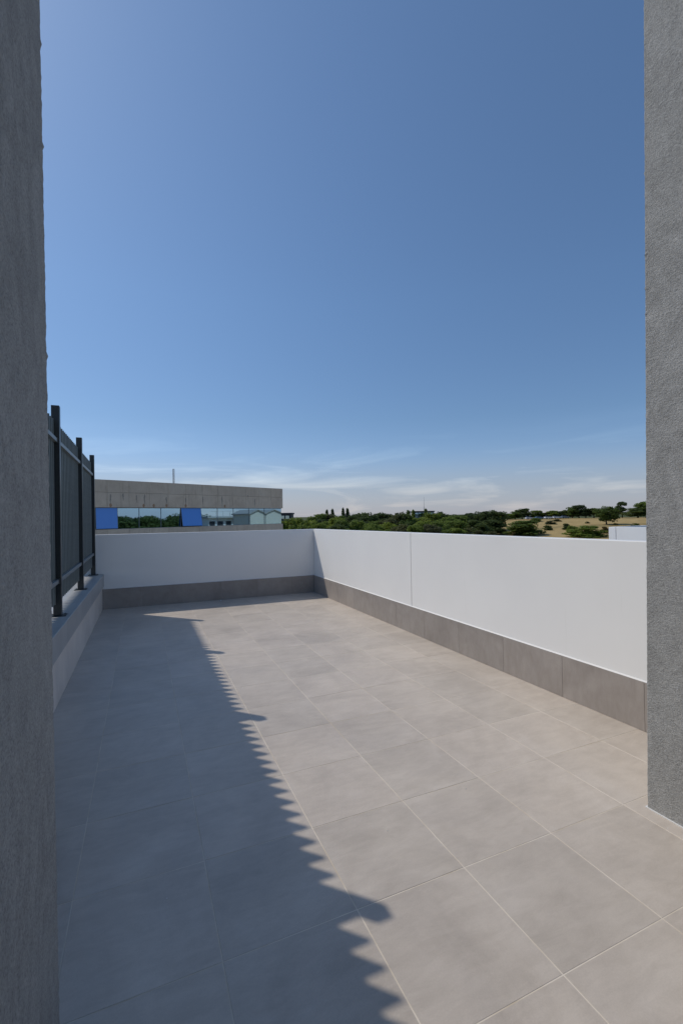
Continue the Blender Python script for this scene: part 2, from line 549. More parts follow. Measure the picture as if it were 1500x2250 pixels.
# end parapet
ep = tag(empty('parapet', (1.8, YF(1.8), 0)), 'shaded white parapet closing the terrace end below the concrete building', 'parapet')
xa, xb = -0.98, XR + 0.134
def yb_(x, d): return YF(x) + d
c = [(xa, yb_(xa, .014), ZS + .001), (xb, yb_(xb, .014), ZS + .001), (xb, yb_(xb, .134), ZS + .001), (xa, yb_(xa, .134), ZS + .001),
     (xa, yb_(xa, .014), ZF(xa)), (xb, yb_(xb, .014), ZF(xb)), (xb, yb_(xb, .134), ZF(xb)), (xa, yb_(xa, .134), ZF(xa))]
child(hexa('panel', c, MATS['white'], None, 0.006, 2), ep)
c = [(xa, yb_(xa, .012), -.3), (xb, yb_(xb, .012), -.3), (xb, yb_(xb, .16), -.3), (xa, yb_(xa, .16), -.3),
     (xa, yb_(xa, .012), ZS), (xb, yb_(xb, .012), ZS), (xb, yb_(xb, .16), ZS), (xa, yb_(xa, .16), ZS)]
child(hexa('kerb', c, MATS['pale']), ep)
c = [(xa, yb_(xa, -.001), ZS + .0005), (XR, yb_(XR, -.001), ZS + .0005), (XR, yb_(XR, .0135), ZS + .0005), (xa, yb_(xa, .0135), ZS + .0005),
     (xa, yb_(xa, .001), ZS + .004), (XR, yb_(XR, .001), ZS + .004), (XR, yb_(XR, .0135), ZS + .0105), (xa, yb_(xa, .0135), ZS + .0105)]
child(hexa('sealant_bead', c, MATS['sealant']), ep)
x = -0.5
while x < XR - 0.02:
    x2 = min(x + 0.8, XR - 0.001)
    a, b = x + .0012, x2 - .0012
    c = [(a, YF(a), .0015), (b, YF(b), .0015), (b, YF(b) + .0115, .0015), (a, YF(a) + .0115, .0015),
         (a, YF(a), ZS), (b, YF(b), ZS), (b, YF(b) + .0115, ZS), (a, YF(a) + .0115, ZS)]
    child(hexa('skirting_tile', c, MATS['skirt_tile'], None, 0.0008), ep)
    x += 0.8

# low wall under the fence
lw = tag(empty('low_wall', (-0.7, 3, 0)), 'low beige tiled wall with grey stone coping under the dark fence', 'wall')
YN, YE = -4.0, YF(-0.5) - 0.003
child(box('wall_core', -0.96, -0.485, YN, YE, -0.2, 0.45, MATS['pale']), lw)
child(box('painted_gap_shade', -0.94, -0.487, YN, YE, 0.4505, 0.4535, MATS['joint']), lw)  # dark strip standing in for the shadow line under the coping
y = YN
while y < YE - 0.02:
    y2 = min(y + 0.8, YE)
    a, b = y + .001, y2 - .001
    c = [(XL(a) - .02, a, 0.0015), (XL(a), a, 0.0015), (XL(b), b, 0.0015), (XL(b) - .02, b, 0.0015),
         (XL(a) - .02, a, ZL(a) - .268), (XL(a), a, ZL(a) - .268), (XL(b), b, ZL(b) - .268), (XL(b) - .02, b, ZL(b) - .268)]
    child(hexa('facing_tile', c, MATS['facing_tile'], None, 0.0008), lw)
    y += 0.8
y = YN
while y < YE - 0.02:
    y2 = min(y + 1.2, YE)
    a, b = y + .0012, y2 - .0012
    c = [(-.985, a, ZL(a) - .248), (XL(a) + .03, a, ZL(a) - .248), (XL(b) + .03, b, ZL(b) - .248), (-.985, b, ZL(b) - .248),
         (-.985, a, ZL(a)), (XL(a) + .03, a, ZL(a)), (XL(b) + .03, b, ZL(b)), (-.985, b, ZL(b))]
    child(hexa('coping_stone', c, MATS['coping'], None, 0.004), lw)
    y += 1.2

# steel fence on the low wall
fe = tag(empty('steel_fence', (-0.57, 3.5, ZL(3.5))), 'tall anthracite steel fence of upright slats on the low wall coping', 'fence')
def XP(y): return -0.5531 - 0.0281 * (y - 3) / 5
POSTS = [7.80, 5.6774, 3.4752, 1.27, -0.93, -3.1]
PZ, PW = 3.0884, 0.04
for yp in POSTS:
    xp = XP(yp)
    child(box('post', xp - PW, xp + PW, yp - PW, yp + PW, ZL(yp) + .0085, PZ, MATS['steel'], None, 0.004, 2), fe)
    child(box('base_plate', xp - .085, xp + .085, yp - .075 if yp < 7.7 else yp - .075, min(yp + .075, YE - .001), ZL(yp) + .0005, ZL(yp) + .008, MATS['steel'], None, 0.001), fe)
    for (dx, dy) in ((-.065, -.055), (.065, -.055), (-.065, .055), (.065, .055)):
        bm = bmesh.new()
        bmesh.ops.create_cone(bm, cap_ends=True, segments=6, radius1=.009, radius2=.009, depth=.008)
        bo = link('bolt', mesh_of(bm, 'bolt'), MATS['rail'])
        bo.location = (xp + dx, yp + dy, ZL(yp) + .012)
        child(bo, fe)
slat_me = None
SD, ST = 0.14, 0.02
for k in range(len(POSTS) - 1):
    yb, ya = POSTS[k], POSTS[k + 1]
    for zr in (2.672, 1.10):
        xa_, xb_ = XP(ya), XP(yb)
        c = []
        for zz in (zr, zr + .045):
            c += [(xa_ - .012, ya + PW, zz), (xa_ + .022, ya + PW, zz), (xb_ + .022, yb - PW, zz), (xb_ - .012, yb - PW, zz)]
        child(hexa('rail', c, MATS['rail'], None, 0.002), fe)
        for (yy, s) in ((ya, 1), (yb, -1)):
            y0, y1 = sorted((yy + s * PW, yy + s * (PW + .03)))
            child(box('rail_bracket', XP(yy) - .02, XP(yy) + .028, y0, y1, zr - .008, zr + .053, MATS['steel'], None, 0.002), fe)
    n = 17
    lo_, hi_ = ya + PW + .028, yb - PW - .022
    for i in range(n):
        yy = lo_ + (hi_ - lo_) * i / (n - 1)
        if slat_me is None:
            bm = bmesh.new()
            add_hexa(bm, box_c(-SD, 0, -ST / 2, ST / 2, 0, 2.07))
            bmesh.ops.recalc_face_normals(bm, faces=bm.faces)
            bmesh.ops.bevel(bm, geom=bm.edges[:], offset=0.002, segments=1, affect='EDGES')
            slat_me = mesh_of(bm, 'slat')
        o = link('slat', slat_me, MATS['slat'])
        o.location = (XP(yy) - 0.0125, yy, 0.865)
        o.scale = (1, 1, 1)
        child(o, fe)

# plaster wall end and pillar
def plaster_block(name, x0, x1, y0, y1, z1, lean0, lean1, seed, root):
    """upright block; the two faces lean a little out of plumb and the arrises are uneven"""
    bm = bmesh.new()
    rnd = random.Random(seed)
    ch, e = 0.006, 0.022
    corners = [(x0, y0, 1, 1), (x1, y0, -1, 1), (x1, y1, -1, -1), (x0, y1, 1, -1)]
    prof = []                                  # (x, y, is_arris)
    for i, (x, y, ax, ay) in enumerate(corners):
        alongy = [(x, y + ay * e, 0), (x, y + ay * ch, 1)]
        alongx = [(x + ax * ch, y, 1), (x + ax * e, y, 0)]
        prof += (alongy + alongx) if i % 2 == 0 else (alongx[::-1] + alongy[::-1])
    rings = []
    nz = 420
    for k in range(nz + 1):
        z = z1 * k / nz
        ring = []
        for i, (x, y, ar) in enumerate(prof):
            ln = lean1 if x > (x0 + x1) / 2 else lean0
            jit = 0.0
            if ar:
                jit = rnd.gauss(0, 0.0006) + 0.0009 * noise.noise(Vector((z * 9, i * 3.3, seed)))
                if rnd.random() < 0.01: jit += 0.004
            sx_ = 1 if x > (x0 + x1) / 2 else -1
            sy2 = 1 if y > (y0 + y1) / 2 else -1
            ring.append(bm.verts.new((x + ln * z + jit * sx_, y + jit * sy2 * .6, z)))
        rings.append(ring)
    n = len(prof)
    for a, b in zip(rings[:-1], rings[1:]):
        for i in range(n):
            j = (i + 1) % n
            bm.faces.new((a[i], a[j], b[j], b[i]))
    bm.faces.new(rings[0][::-1]); bm.faces.new(rings[-1])
    return child(link('plaster_face', mesh_of(bm, name), MATS['plaster']), root)
w1 = tag(empty('plaster_wall', (-0.2, -2, 0)), 'dark grey rough plaster wall end in shade, hiding the start of the fence', 'wall')
plaster_block('plaster_wall', -0.95, XJ, -4.1, YC, 6.2, 0.0, -0.0069, 3, w1)
w2 = tag(empty('plaster_pillar', (3.4, -1.3, 0)), 'grey plaster pillar with swirled trowel texture standing by the long white parapet', 'pillar')
plaster_block('plaster_pillar', XC, 3.72, -2.2, YC, 6.2, 0.0273, 0.0, 8, w2)
for nm, cc, rt in (('sealant_bead', box_c(XC - .008, XC + .002, -2.2, YC - .004, 0.0008, .006), w2),
                   ('sealant_bead', box_c(XC - .008, 3.72, YC - .003, YC + .008, 0.0008, .006), w2),
                   ('sealant_bead', box_c(XJ - .002, XJ + .008, -4.1, YC - .004, 0.0008, .006), w1)):
    child(hexa(nm, cc, MATS['sealant']), rt)

# small white scrap by the end skirting
bm = bmesh.new()
bmesh.ops.create_icosphere(bm, subdivisions=2, radius=0.018)
for vv in bm.verts:
    vv.co *= 1 + 0.5 * noise.noise(vv.co * 60)
    vv.co.z *= 0.7
o = link('paper_scrap', mesh_of(bm, 'paper_scrap'), MATS['sealant'])
sp = px(480, 1313, 9.6)
o.location = (1.86, 7.66, 0.012)
tag(o, 'tiny white scrap lying on shaded tiles at the end skirting', 'scrap')

# crumbs of mortar and dust left on the tiles
bm = bmesh.new()
rg = random.Random(31)
for i in range(70):
    gx, gy = rg.uniform(-.4, 3.9), rg.uniform(-1.4, 7.6)
    if i < 25: gx = XR - abs(rg.gauss(0, .06)) - .01
    sz = rg.uniform(.0015, .0045)
    mtx = Matrix.Translation((gx, gy, sz * .5)) @ Matrix.Rotation(rg.uniform(0, 6), 4, 'Z') @ Matrix.Diagonal((1, rg.uniform(.5, 1), .6, 1))
    bmesh.ops.create_icosphere(bm, subdivisions=1, radius=sz, matrix=mtx)
o = link('grit', mesh_of(bm, 'grit'), MATS['sealant'])
tag(o, 'scattered pale crumbs of mortar on the floor tiles', None, None, 'stuff')

# ------------------------------------------------------------------ concrete building
PR = px(621, 1100, 47.3); PL = px(213, 1100, 32.6)
PR.z = PL.z = 0
ux = (PR - PL).normalized()                    # along the facade, towards its free corner
un = Vector((ux.y, -ux.x, 0))                  # outwards, towards the terrace
BA = math.atan2(ux.y, ux.x)
cb = tag(empty('concrete_building', (PR.x, PR.y, -6.2), BA), 'weathered concrete building with a ribbon window and two sashes with painted blue sky reflection', 'building')
# local frame: x runs back from the corner (negative), y negative = outwards
def lb(name, x0, x1, y0, y1, z0, z1, mat, parent=cb, bevel=0.0):
    o = box(name, x0, x1, y0, y1, z0 + 6.2, z1 + 6.2, mat, None, bevel)
    o.parent = parent
    return o
def fx(xp):                                    # photo column -> distance along the facade
    d = FWD + RIGHT * ((xp - 750) / FPX)
    # intersect with the facade line in plan
    den = d.x * ux.y - d.y * ux.x
    t = ((PR.x - CAMPOS.x) * ux.y - (PR.y - CAMPOS.y) * ux.x) / den
    p = Vector((CAMPOS.x + d.x * t, CAMPOS.y + d.y * t, 0))
    return (p - PR).dot(ux)
ZT, Z1, Z0, ZB = 4.70, 2.70, 1.13, -6.2
LEN = 40.0
lb('core', -LEN, -0.25, 0.55, 14, ZB, ZT - .25, MATS['concrete'])
lb('roof_slab', -LEN, -0.02, 0.262, 14.3, ZT - .35, ZT - .04, MATS['concrete'])
lb('soffit', -LEN, -0.03, 0.005, 0.56, Z1 - .0, Z1 + .1, MATS['concrete'])
lb('window_sill', -LEN, -0.03, 0.03, 0.54, Z0 - .13, Z0 - .05, MATS['concrete'])
lb('side_wall', -0.249, -0.03, 0.27, 14, ZB, ZT - .36, MATS['concrete'])
W = 1.62
xe = 0.0
k = 0
while xe > -LEN + 1:
    xs = xe - W
    zm = (ZT + Z1) / 2 + 0.1
    lb('concrete_panel', xs + .006, xe - .006, 0.0, 0.26, zm + .006, ZT, MATS['concrete'], bevel=.006)
    lb('concrete_panel', xs + .006, xe - .006, 0.0, 0.26, Z1, zm - .006, MATS['concrete'], bevel=.006)
    lb('concrete_panel', xs + .006, xe - .006, 0.02, 0.26, Z0 - 2.2, Z0 - .02, MATS['concrete'], bevel=.006)
    xe = xs
lb('lower_wall', -LEN, -0.1, 0.05, 0.5, ZB, Z0 - 2.21, MATS['concrete'])
# streaks and rust marks: thin mineral crusts on the concrete
rs = random.Random(5)
for xp, y0p, y1p in ((243, 1086, 1108), (271, 1084, 1100), (318, 1086, 1112), (366, 1092, 1112), (408, 1094, 1108), (446, 1092, 1108), (488, 1090, 1114), (560, 1096, 1114), (300, 1088, 1104), (545, 1088, 1092)):
    xx = fx(xp)
    dep = 32.6 + (47.3 - 32.6) * ((xx - fx(213)) / (0 - fx(213)))
    hz = 1133.7 - (xp - 750) * 0.0169
    za, zb = CAMPOS.z + (hz - y0p) / FPX * dep, CAMPOS.z + (hz - y1p) / FPX * dep
    bm = bmesh.new()
    n = 8
    L, R = [], []
    for q in range(n + 1):
        t = q / n
        wv = (0.015 + 0.032 * math.sin(math.pi * min(1, t * 1.1 + .1))) * rs.uniform(.7, 1.3)
        off = rs.uniform(-.02, .02)
        zz = za + (zb - za) * t + 6.2
        L.append(bm.verts.new((xx - wv + off, -0.004, zz))); R.append(bm.verts.new((xx + wv + off, -0.004, zz)))
    for q in range(n):
        bm.faces.new((L[q], R[q], R[q + 1], L[q + 1]))
    r = bmesh.ops.extrude_face_region(bm, geom=bm.faces[:])
    for g_ in r['geom']:
        if isinstance(g_, bmesh.types.BMVert): g_.co.y += 0.006
    o = link('damp_streak', mesh_of(bm, 'damp_streak'), MATS['streak']); o.parent = cb
for xp in (243, 316, 338, 366, 408, 494):
    xx = fx(xp)
    bm = bmesh.new()
    bmesh.ops.create_uvsphere(bm, u_segments=10, v_segments=6, radius=1)
    for vv in bm.verts:
        f_ = 1 + .35 * noise.noise(vv.co * 1.7 + Vector((xp, 0, 0)))
        vv.co = Vector((xx + vv.co.x * .10 * f_, vv.co.y * .006, Z1 + .16 + vv.co.z * .14 * f_ + 6.2))
    o = link('rust_mark', mesh_of(bm, 'rust_mark'), MATS['rust']); o.parent = cb

# ribbon window: panes between slim mullions
edges = [0.0, fx(583), fx(549), fx(515), fx(480), fx(443), fx(399), fx(356), fx(308), fx(260), fx(211)]
while edges[-1] > -LEN + 3: edges.append(edges[-1] - 1.66)
edges[0] = -0.06
for q in range(len(edges) - 1):
    b, a = edges[q], edges[q + 1]
    blue = q in (5, 9)
    wroot = lb('window', a + .004, b - .004, 0.15, 0.20, Z0 - .045, Z0 - .0, MATS['frame'])
    def wp(nm, x0, x1, y0, y1, z0, z1, mt):
        o = box(nm, x0, x1, y0, y1, z0 + 6.2, z1 + 6.2, mt); o.parent = wroot; return o
    wp('mullion', a - .018, a + .018, 0.145, 0.205, Z0 + .001, Z1 - .001, MATS['frame'])
    wp('head', a + .02, b - .02, 0.15, 0.20, Z1 - .05, Z1 - .002, MATS['frame'])
    if not blue:
        wp('pane', a + .02, b - .02, 0.17, 0.182, Z0 + .001, Z1 - .052, MATS['glass'])
    else:
        # top hung sash pushed open
        ang = math.radians(9) if q == 5 else math.radians(2.5)
        s = box('sash', a + .02, b - .02, -.025, .0, -(Z1 - Z0 - .06), 0, MATS['painted_sky_glass'], None, .004)
        s.parent = wroot
        s.location = (0, 0.14, Z1 - .03 + 6.2)
        s.rotation_euler = (-ang, 0, 0)
        s['label'] = 'open sash with painted sky reflection'
        f1 = box('sash_frame', a + .005, a + .03, -.03, .005, -(Z1 - Z0 - .05), 0, MATS['frame'], None); f1.parent = s
        f2 = box('sash_frame', b - .03, b - .005, -.03, .005, -(Z1 - Z0 - .05), 0, MATS['frame'], None); f2.parent = s
# room behind the glass
lb('room_back_wall', -LEN, -0.3, 4.5, 4.6, Z0 - 1, Z1 + .3, MATS['interior'])
# the core would fill the room: cut by building it as a shell instead
for ch_ in list(cb.children):
    if ch_.name.startswith('core'):
        bpy.data.objects.remove(ch_)
lb('core', -LEN, -0.25, 4.7, 14, ZB, ZT - .36, MATS['concrete'])
lb('room_floor', -LEN, -0.25, 0.27, 4.49, Z0 - 1.1, Z0 - 1.0, MATS['interior_dark'])
lb('room_ceiling', -LEN, -0.25, 0.57, 4.49, Z1 + .31, Z1 + .4, MATS['interior'])
rq = random.Random(2)
for xp in (278, 314, 346, 378, 462, 540):
    xx = fx(xp)
    bm = bmesh.new()
    bmesh.ops.create_cone(bm, cap_ends=True, segments=12, radius1=.16, radius2=.09, depth=.22)
    o = link('lamp_shade', mesh_of(bm, 'lamp_shade'), MATS['sealant'])
    o.location = (xx + .2, 1.3, Z1 - .12 + 6.2); o.parent = cb
# lattice antenna on the roof
ant = tag(empty('lattice_antenna', (0, 0, 0)), 'short grey lattice antenna on the concrete roof', 'antenna')
pa = Vector((PR.x, PR.y, 0)) + ux * fx(382) - un * 4.0
k_ = (px(382, 1100, 1) - CAMPOS); k_.z = 0
dep = 42.5
pa = px(382, 1100, dep)
ant.location = (pa.x, pa.y, ZT - .04)
hA = 1.75
for (sx3, sy3) in ((-.07, -.05), (.07, -.05), (0, .08)):
    bm = bmesh.new(); add_tube(bm, (sx3, sy3, 0), (sx3, sy3, hA), .014, .014, 6)
    o = link('leg', mesh_of(bm, 'leg'), MATS['mast']); o.parent = ant
bm = bmesh.new()
pts = [(-.07, -.05), (.07, -.05), (0, .08)]
for q in range(9):
    for e in range(3):
        a, b = pts[e], pts[(e + 1) % 3]
        add_tube(bm, (*a, q * hA / 9), (*b, (q + 1) * hA / 9), .008, .008, 5)
        add_tube(bm, (*a, (q + 1) * hA / 9), (*b, (q + 1) * hA / 9), .008, .008, 5)
o = link('lattice_bracing', mesh_of(bm, 'lattice_bracing'), MATS['mast']); o.parent = ant

# ------------------------------------------------------------------ neighbouring white parapet, far pavilions, mast
d1 = Vector((0.12, -0.99, 0)).normalized()
nb = tag(empty('neighbouring_parapet', (14.0, 7.58, -6.2), math.atan2(d1.y, d1.x)), 'low white panel parapet on the neighbouring roof, below the dry hill', 'parapet')
o = box('panel', 0.0, 0.22, 0.0, 0.12, 5.9, 7.5, MATS['white'], None, .006); o.parent = nb
o = box('panel', 0.235, 9.0, 0.0, 0.12, 5.9, 7.5, MATS['white'], None, .006); o.parent = nb
o = box('panel', 0.0, 0.12, 0.125, 5.0, 5.9, 7.5, MATS['white'], None, .006); o.parent = nb
o = box('roof', 0.03, 8.9, 0.03, 4.9, 5.7, 5.89, MATS['pale']); o.parent = nb
o = box('wall', 0.02, 8.95, 0.02, 4.95, 0, 5.69, MATS['pale']); o.parent = nb

def pavilion(name, label, x0, x1, ytop, ybot, depth, mat_w, mat_r, dd=8):
    a = px(x0, ytop, depth); b = px(x1, ytop, depth)
    g = min(ground_z(a.x, a.y), ground_z(b.x, b.y)) - .5
    ang = math.atan2(b.y - a.y, b.x - a.x)
    r = tag(empty(name, (a.x, a.y, g), ang), label, 'building')
    L = (b - a).length; H = a.z - g
    o = box('wall', .3, L - .3, .3, dd, 0, H - .5, mat_w); o.parent = r
    o = box('roof', 0, L, 0, dd + .3, H - .498, H, mat_r, None, .03); o.parent = r
    n = max(2, int(L / 2.2))
    for i in range(n):
        xx = .6 + (L - 1.2) * i / n
        f_ = box('window', xx, xx + (L - 1.2) / n - .3, .27, .31, H - 2.0, H - .9, MATS['frame']); f_.parent = r
        p_ = box('pane', xx + .06, xx + (L - 1.2) / n - .36, .255, .268, H - 1.94, H - .96, MATS['glass']); p_.parent = f_
    return r
pavilion('flat_roofed_pavilion', 'dark flat roofed pavilion poking out among the treetops beside the thin mast', 906, 955, 1123, 1135, 214, MATS['pale'], MATS['dark'])
pavilion('flat_roofed_block', 'dark grey block just past the free corner of the concrete building', 612, 641, 1127, 1140, 150, MATS['dark'], MATS['dark'])
pavilion('flat_roofed_shed', 'low pale flat roofed building half hidden behind the wood', 975, 1003, 1133, 1138, 232, MATS['pale'], MATS['pale'])
mp_ = px(931, 1092, 232)
ms_ = tag(empty('radio_mast', (mp_.x, mp_.y, ground_z(mp_.x, mp_.y))), 'thin grey radio mast rising above the dark pavilion', 'mast')
bm = bmesh.new(); hm = mp_.z - ms_.location.z
add_tube(bm, (0, 0, 0), (0, 0, hm * .7), .13, .09, 6); add_tube(bm, (0, 0, hm * .7), (0, 0, hm), .07, .04, 6)
o = link('pole', mesh_of(bm, 'pole'), MATS['mast']); o.parent = ms_
bm = bmesh.new()
for a_ in range(3):
    t_ = a_ * 2.094
    add_tube(bm, (math.cos(t_) * 3, math.sin(t_) * 3, 0), (0, 0, hm * .7), .015, .015, 4)
o = link('guy_wires', mesh_of(bm, 'guy_wires'), MATS['mast']); o.parent = ms_

# houses across the way, seen mirrored in the ribbon window
def gabled_house(loc, rz, L, D, H, RH, label):
    r = tag(empty('gabled_house', loc, rz), label, 'house')
    bm = bmesh.new()
    v = [bm.verts.new(p) for p in ((0, 0, 0), (L, 0, 0), (L, 0, H), (L / 2, 0, H + RH), (0, 0, H))]
    w = [bm.verts.new((p.co.x, D, p.co.z)) for p in v]
    bm.faces.new(v); bm.faces.new(w[::-1])
    for i in range(5): bm.faces.new((v[i], v[(i + 1) % 5], w[(i + 1) % 5], w[i]))
    o = link('wall', mesh_of(bm, 'wall'), MATS['cream']); o.parent = r
    th = math.atan2(RH, L / 2)
    for s in (0, 1):
        bm = bmesh.new()
        x0, x1 = (-.3, L / 2) if s == 0 else (L / 2, L + .3)
        z0, z1 = (H - .3 * math.tan(th), H + RH) if s == 0 else (H + RH, H - .3 * math.tan(th))
        add_hexa(bm, [(x0, -.3, z0 + .02), (x1, -.3, z1 + .02), (x1, D + .3, z1 + .02), (x0, D + .3, z0 + .02),
                      (x0, -.3, z0 + .2), (x1, -.3, z1 + .2), (x1, D + .3, z1 + .2), (x0, D + .3, z0 + .2)])
        o = link('roof_slope', mesh_of(bm, 'roof_slope'), MATS['roof']); o.parent = r
    return r
def mirror_at(xp, dist):
    """point whose reflection shows at photo column xp in the facade, dist metres past it"""
    d = FWD + RIGHT * ((xp - 750) / FPX); d.z = 0; d.normalize()
    p = Vector((PR.x, PR.y, 0)) + ux * fx(xp)
    r = d - 2 * d.dot(un) * un
    return p + r * dist, r
for xa2, xb2, lab in ((552, 585, 'cream gabled house across the way, mirrored in the ribbon window'), (586, 622, 'second cream gabled house, mirrored in the ribbon window by the free corner')):
    a, r1 = mirror_at(xa2, 46); b, r2 = mirror_at(xb2, 46)
    v_ = a - b
    ang = math.atan2(v_.y, v_.x)
    gabled_house((b.x, b.y, -6.2), ang, v_.length, -9 if False else 9, 8.7, 0.7, lab)
a, r1 = mirror_at(460, 60); b, r2 = mirror_at(549, 60)
v_ = a - b
hall = tag(empty('white_hall', (b.x, b.y, -6.2), math.atan2(v_.y, v_.x)), 'white flat roofed hall with a roof railing, mirrored in the ribbon window', 'building')
L_ = v_.length
o = box('wall', 0, L_, 0, 9, 0, 8.0, MATS['white']); o.parent = hall
o = box('roof', -.5, L_ + .5, -1.2, 9.3, 8.002, 8.35, MATS['pale']); o.parent = hall
for i in range(int(L_ / 1.8)):
    o = box('window', .5 + i * 1.8, 1.7 + i * 1.8, -.03, .02, 6.0, 7.3, MATS['dark']); o.parent = hall
for i in range(int(L_ / 1.5)):
    o = box('rail_post', .2 + i * 1.5, .26 + i * 1.5, -1.1, -1.04, 8.352, 9.4, MATS['pale']); o.parent = hall
o = box('handrail', .1, L_ - .1, -1.12, -1.02, 9.402, 9.47, MATS['pale']); o.parent = hall

# ------------------------------------------------------------------ trees
def leaf_cloud(seed, clumps, leaf, per, flat=1.0):
    """clumps: list of (centre, radius); leaf-sized quads on and inside each clump"""
    rnd = random.Random(seed)
    vs, fs = [], []
    for (c, r) in clumps:
        for _ in range(per):
            d = Vector((rnd.gauss(0, 1), rnd.gauss(0, 1), rnd.gauss(0, 1))).normalized()
            rad = r * (0.35 + 0.72 * rnd.random() ** 0.5)
            p = Vector(c) + Vector((d.x * rad, d.y * rad, d.z * rad * flat))
            nrm = (d + Vector((rnd.gauss(0, .7), rnd.gauss(0, .7), rnd.gauss(0, .7) + .35))).normalized()
            t = nrm.orthogonal().normalized()
            t = Matrix.Rotation(rnd.uniform(0, 6.28), 3, nrm) @ t
            b = nrm.cross(t)
            s = leaf * rnd.uniform(.6, 1.35)
            i0 = len(vs)
            vs += [p - t * s, p - b * s * .55 + nrm * s * .1, p + t * s, p + b * s * .55 + nrm * s * .1]
            fs.append((i0, i0 + 1, i0 + 2, i0 + 3))
    return vs, fs

def mesh_from(name, vs, fs):
    me = bpy.data.meshes.new(name)
    me.from_pydata([tuple(v) for v in vs], [], fs)
    me.update()
    return me

def trunk_mesh(seed, h, r, ends):
    rnd = random.Random(seed)
    bm = bmesh.new()
    p = Vector((0, 0, -0.6)); rr = r * 1.25
    for k in range(4):
        q = Vector((rnd.uniform(-.1, .1) * h * .3, rnd.uniform(-.1, .1) * h * .3, h * (k + 1) / 4))
        add_tube(bm, p, q, rr, rr * .82, 7)
        p, rr = q, rr * .82
    for e in ends:
        mid = p.lerp(Vector(e), .5) + Vector((0, 0, -.1 * h))
        add_tube(bm, p - Vector((0, 0, h * rnd.uniform(0, .3))), mid, rr * .6, rr * .38, 5)
        add_tube(bm, mid, Vector(e), rr * .38, rr * .12, 5)
    return mesh_of(bm, 'trunk', True)

# prototypes are 10 m tall and 8 m wide; each placed tree scales its own copy
PROTO = {}
def make_round(key, seed, low=False):
    rnd = random.Random(seed)
    cl = []
    n = 36 if not low else 44
    for i in range(n):
        a = rnd.uniform(0, 6.283)
        if low:
            z = rnd.uniform(.6, 8.6); env = 4.0 * math.sqrt(max(.05, 1 - (z / 9.8) ** 2))
        else:
            z = rnd.uniform(2.4, 9.0); env = 3.9 * math.sqrt(max(.06, 1 - ((z - 5.4) / 4.6) ** 2))
        rr = env * math.sqrt(rnd.random()) * .85
        cl.append(((math.cos(a) * rr, math.sin(a) * rr, z), rnd.uniform(.85, 1.6)))
    vs, fs = leaf_cloud(seed + 1, cl, .33, 120, .85)
    ends = [c for c, r in cl[:7]]
    PROTO[key] = (trunk_mesh(seed, 3.0 if not low else 1.2, .26, ends), (vs, fs))
def make_pine(key, seed):
    rnd = random.Random(seed)
    cl = []
    for i in range(26):
        z = rnd.uniform(3.6, 9.6); env = 3.8 * (1 - abs(z - 6.2) / 5.2)
        a = rnd.uniform(0, 6.283); rr = env * math.sqrt(rnd.random())
        cl.append(((math.cos(a) * rr, math.sin(a) * rr, z), rnd.uniform(.7, 1.25)))
    vs, fs = leaf_cloud(seed + 1, cl, .32, 120, .7)
    PROTO[key] = (trunk_mesh(seed, 4.4, .28, [c for c, r in cl[:7]]), (vs, fs))
def make_spire(key, seed):
    rnd = random.Random(seed)
    cl = []
    for i in range(26):
        z = .8 + 9.0 * i / 26; env = 2.6 * (1 - z / 10.4) ** .7
        a = rnd.uniform(0, 6.283); rr = env * rnd.random() * .6
        cl.append(((math.cos(a) * rr, math.sin(a) * rr, z), .35 + env * .45))
    vs, fs = leaf_cloud(seed + 1, cl, .24, 90, 1.2)
    PROTO[key] = (trunk_mesh(seed, 3.0, .2, [(0, 0, 8.5)]), (vs, fs))
for i in range(5): make_round('round%d' % i, 11 + i * 7)
for i in range(3): make_round('bush%d' % i, 71 + i * 7, True)
for i in range(3): make_pine('pine%d' % i, 121 + i * 7)
for i in range(2): make_spire('spire%d' % i, 171 + i * 7)
crown_cache = {}
def tree(name, label, cat, kind, leafmat, x, y, zb, height, width, rz, group=None):
    key = (kind, leafmat)
    if key not in crown_cache:
        tm, (vs, fs) = PROTO[kind]
        cm = mesh_from('crown', vs, fs); cm.materials.append(FOL[leafmat])
        crown_cache[key] = cm
    tm = PROTO[kind][0]
    r = empty(name, (x, y, zb), rz)
    tag(r, label, cat, group)
    a = link('trunk', tm, MATS['bark'], r); b = link('crown', crown_cache[key], None, r)
    s = (width / 7.2, width / 7.2, height / 10.2)
    if kind.startswith('spire'): s = (width / 5.0, width / 5.0, height / 10.0)
    a.scale = b.scale = s
    return r
rt = random.Random(44)
def tree_px(name, label, cat, kind, leafmat, xc, ytop, wpx, depth, group=None):
    p = px(xc, ytop, depth)
    g = ground_z(p.x, p.y) - .15
    return tree(name, label, cat, kind, leafmat, p.x, p.y, g, max(1.0, (p.z - g)), wpx / FPX * depth, rt.uniform(0, 6.28), group)
def hill_depth(xc, ybase):
    d = 120.0
    while d < 262:
        p = px(xc, ybase, d)
        if p.z <= ground_z(p.x, p.y): return d
        d += .5
    return 262.0

RG = 'trees along the ridge above the dry hillside'
WG = 'trees of the wood beyond the long parapet'
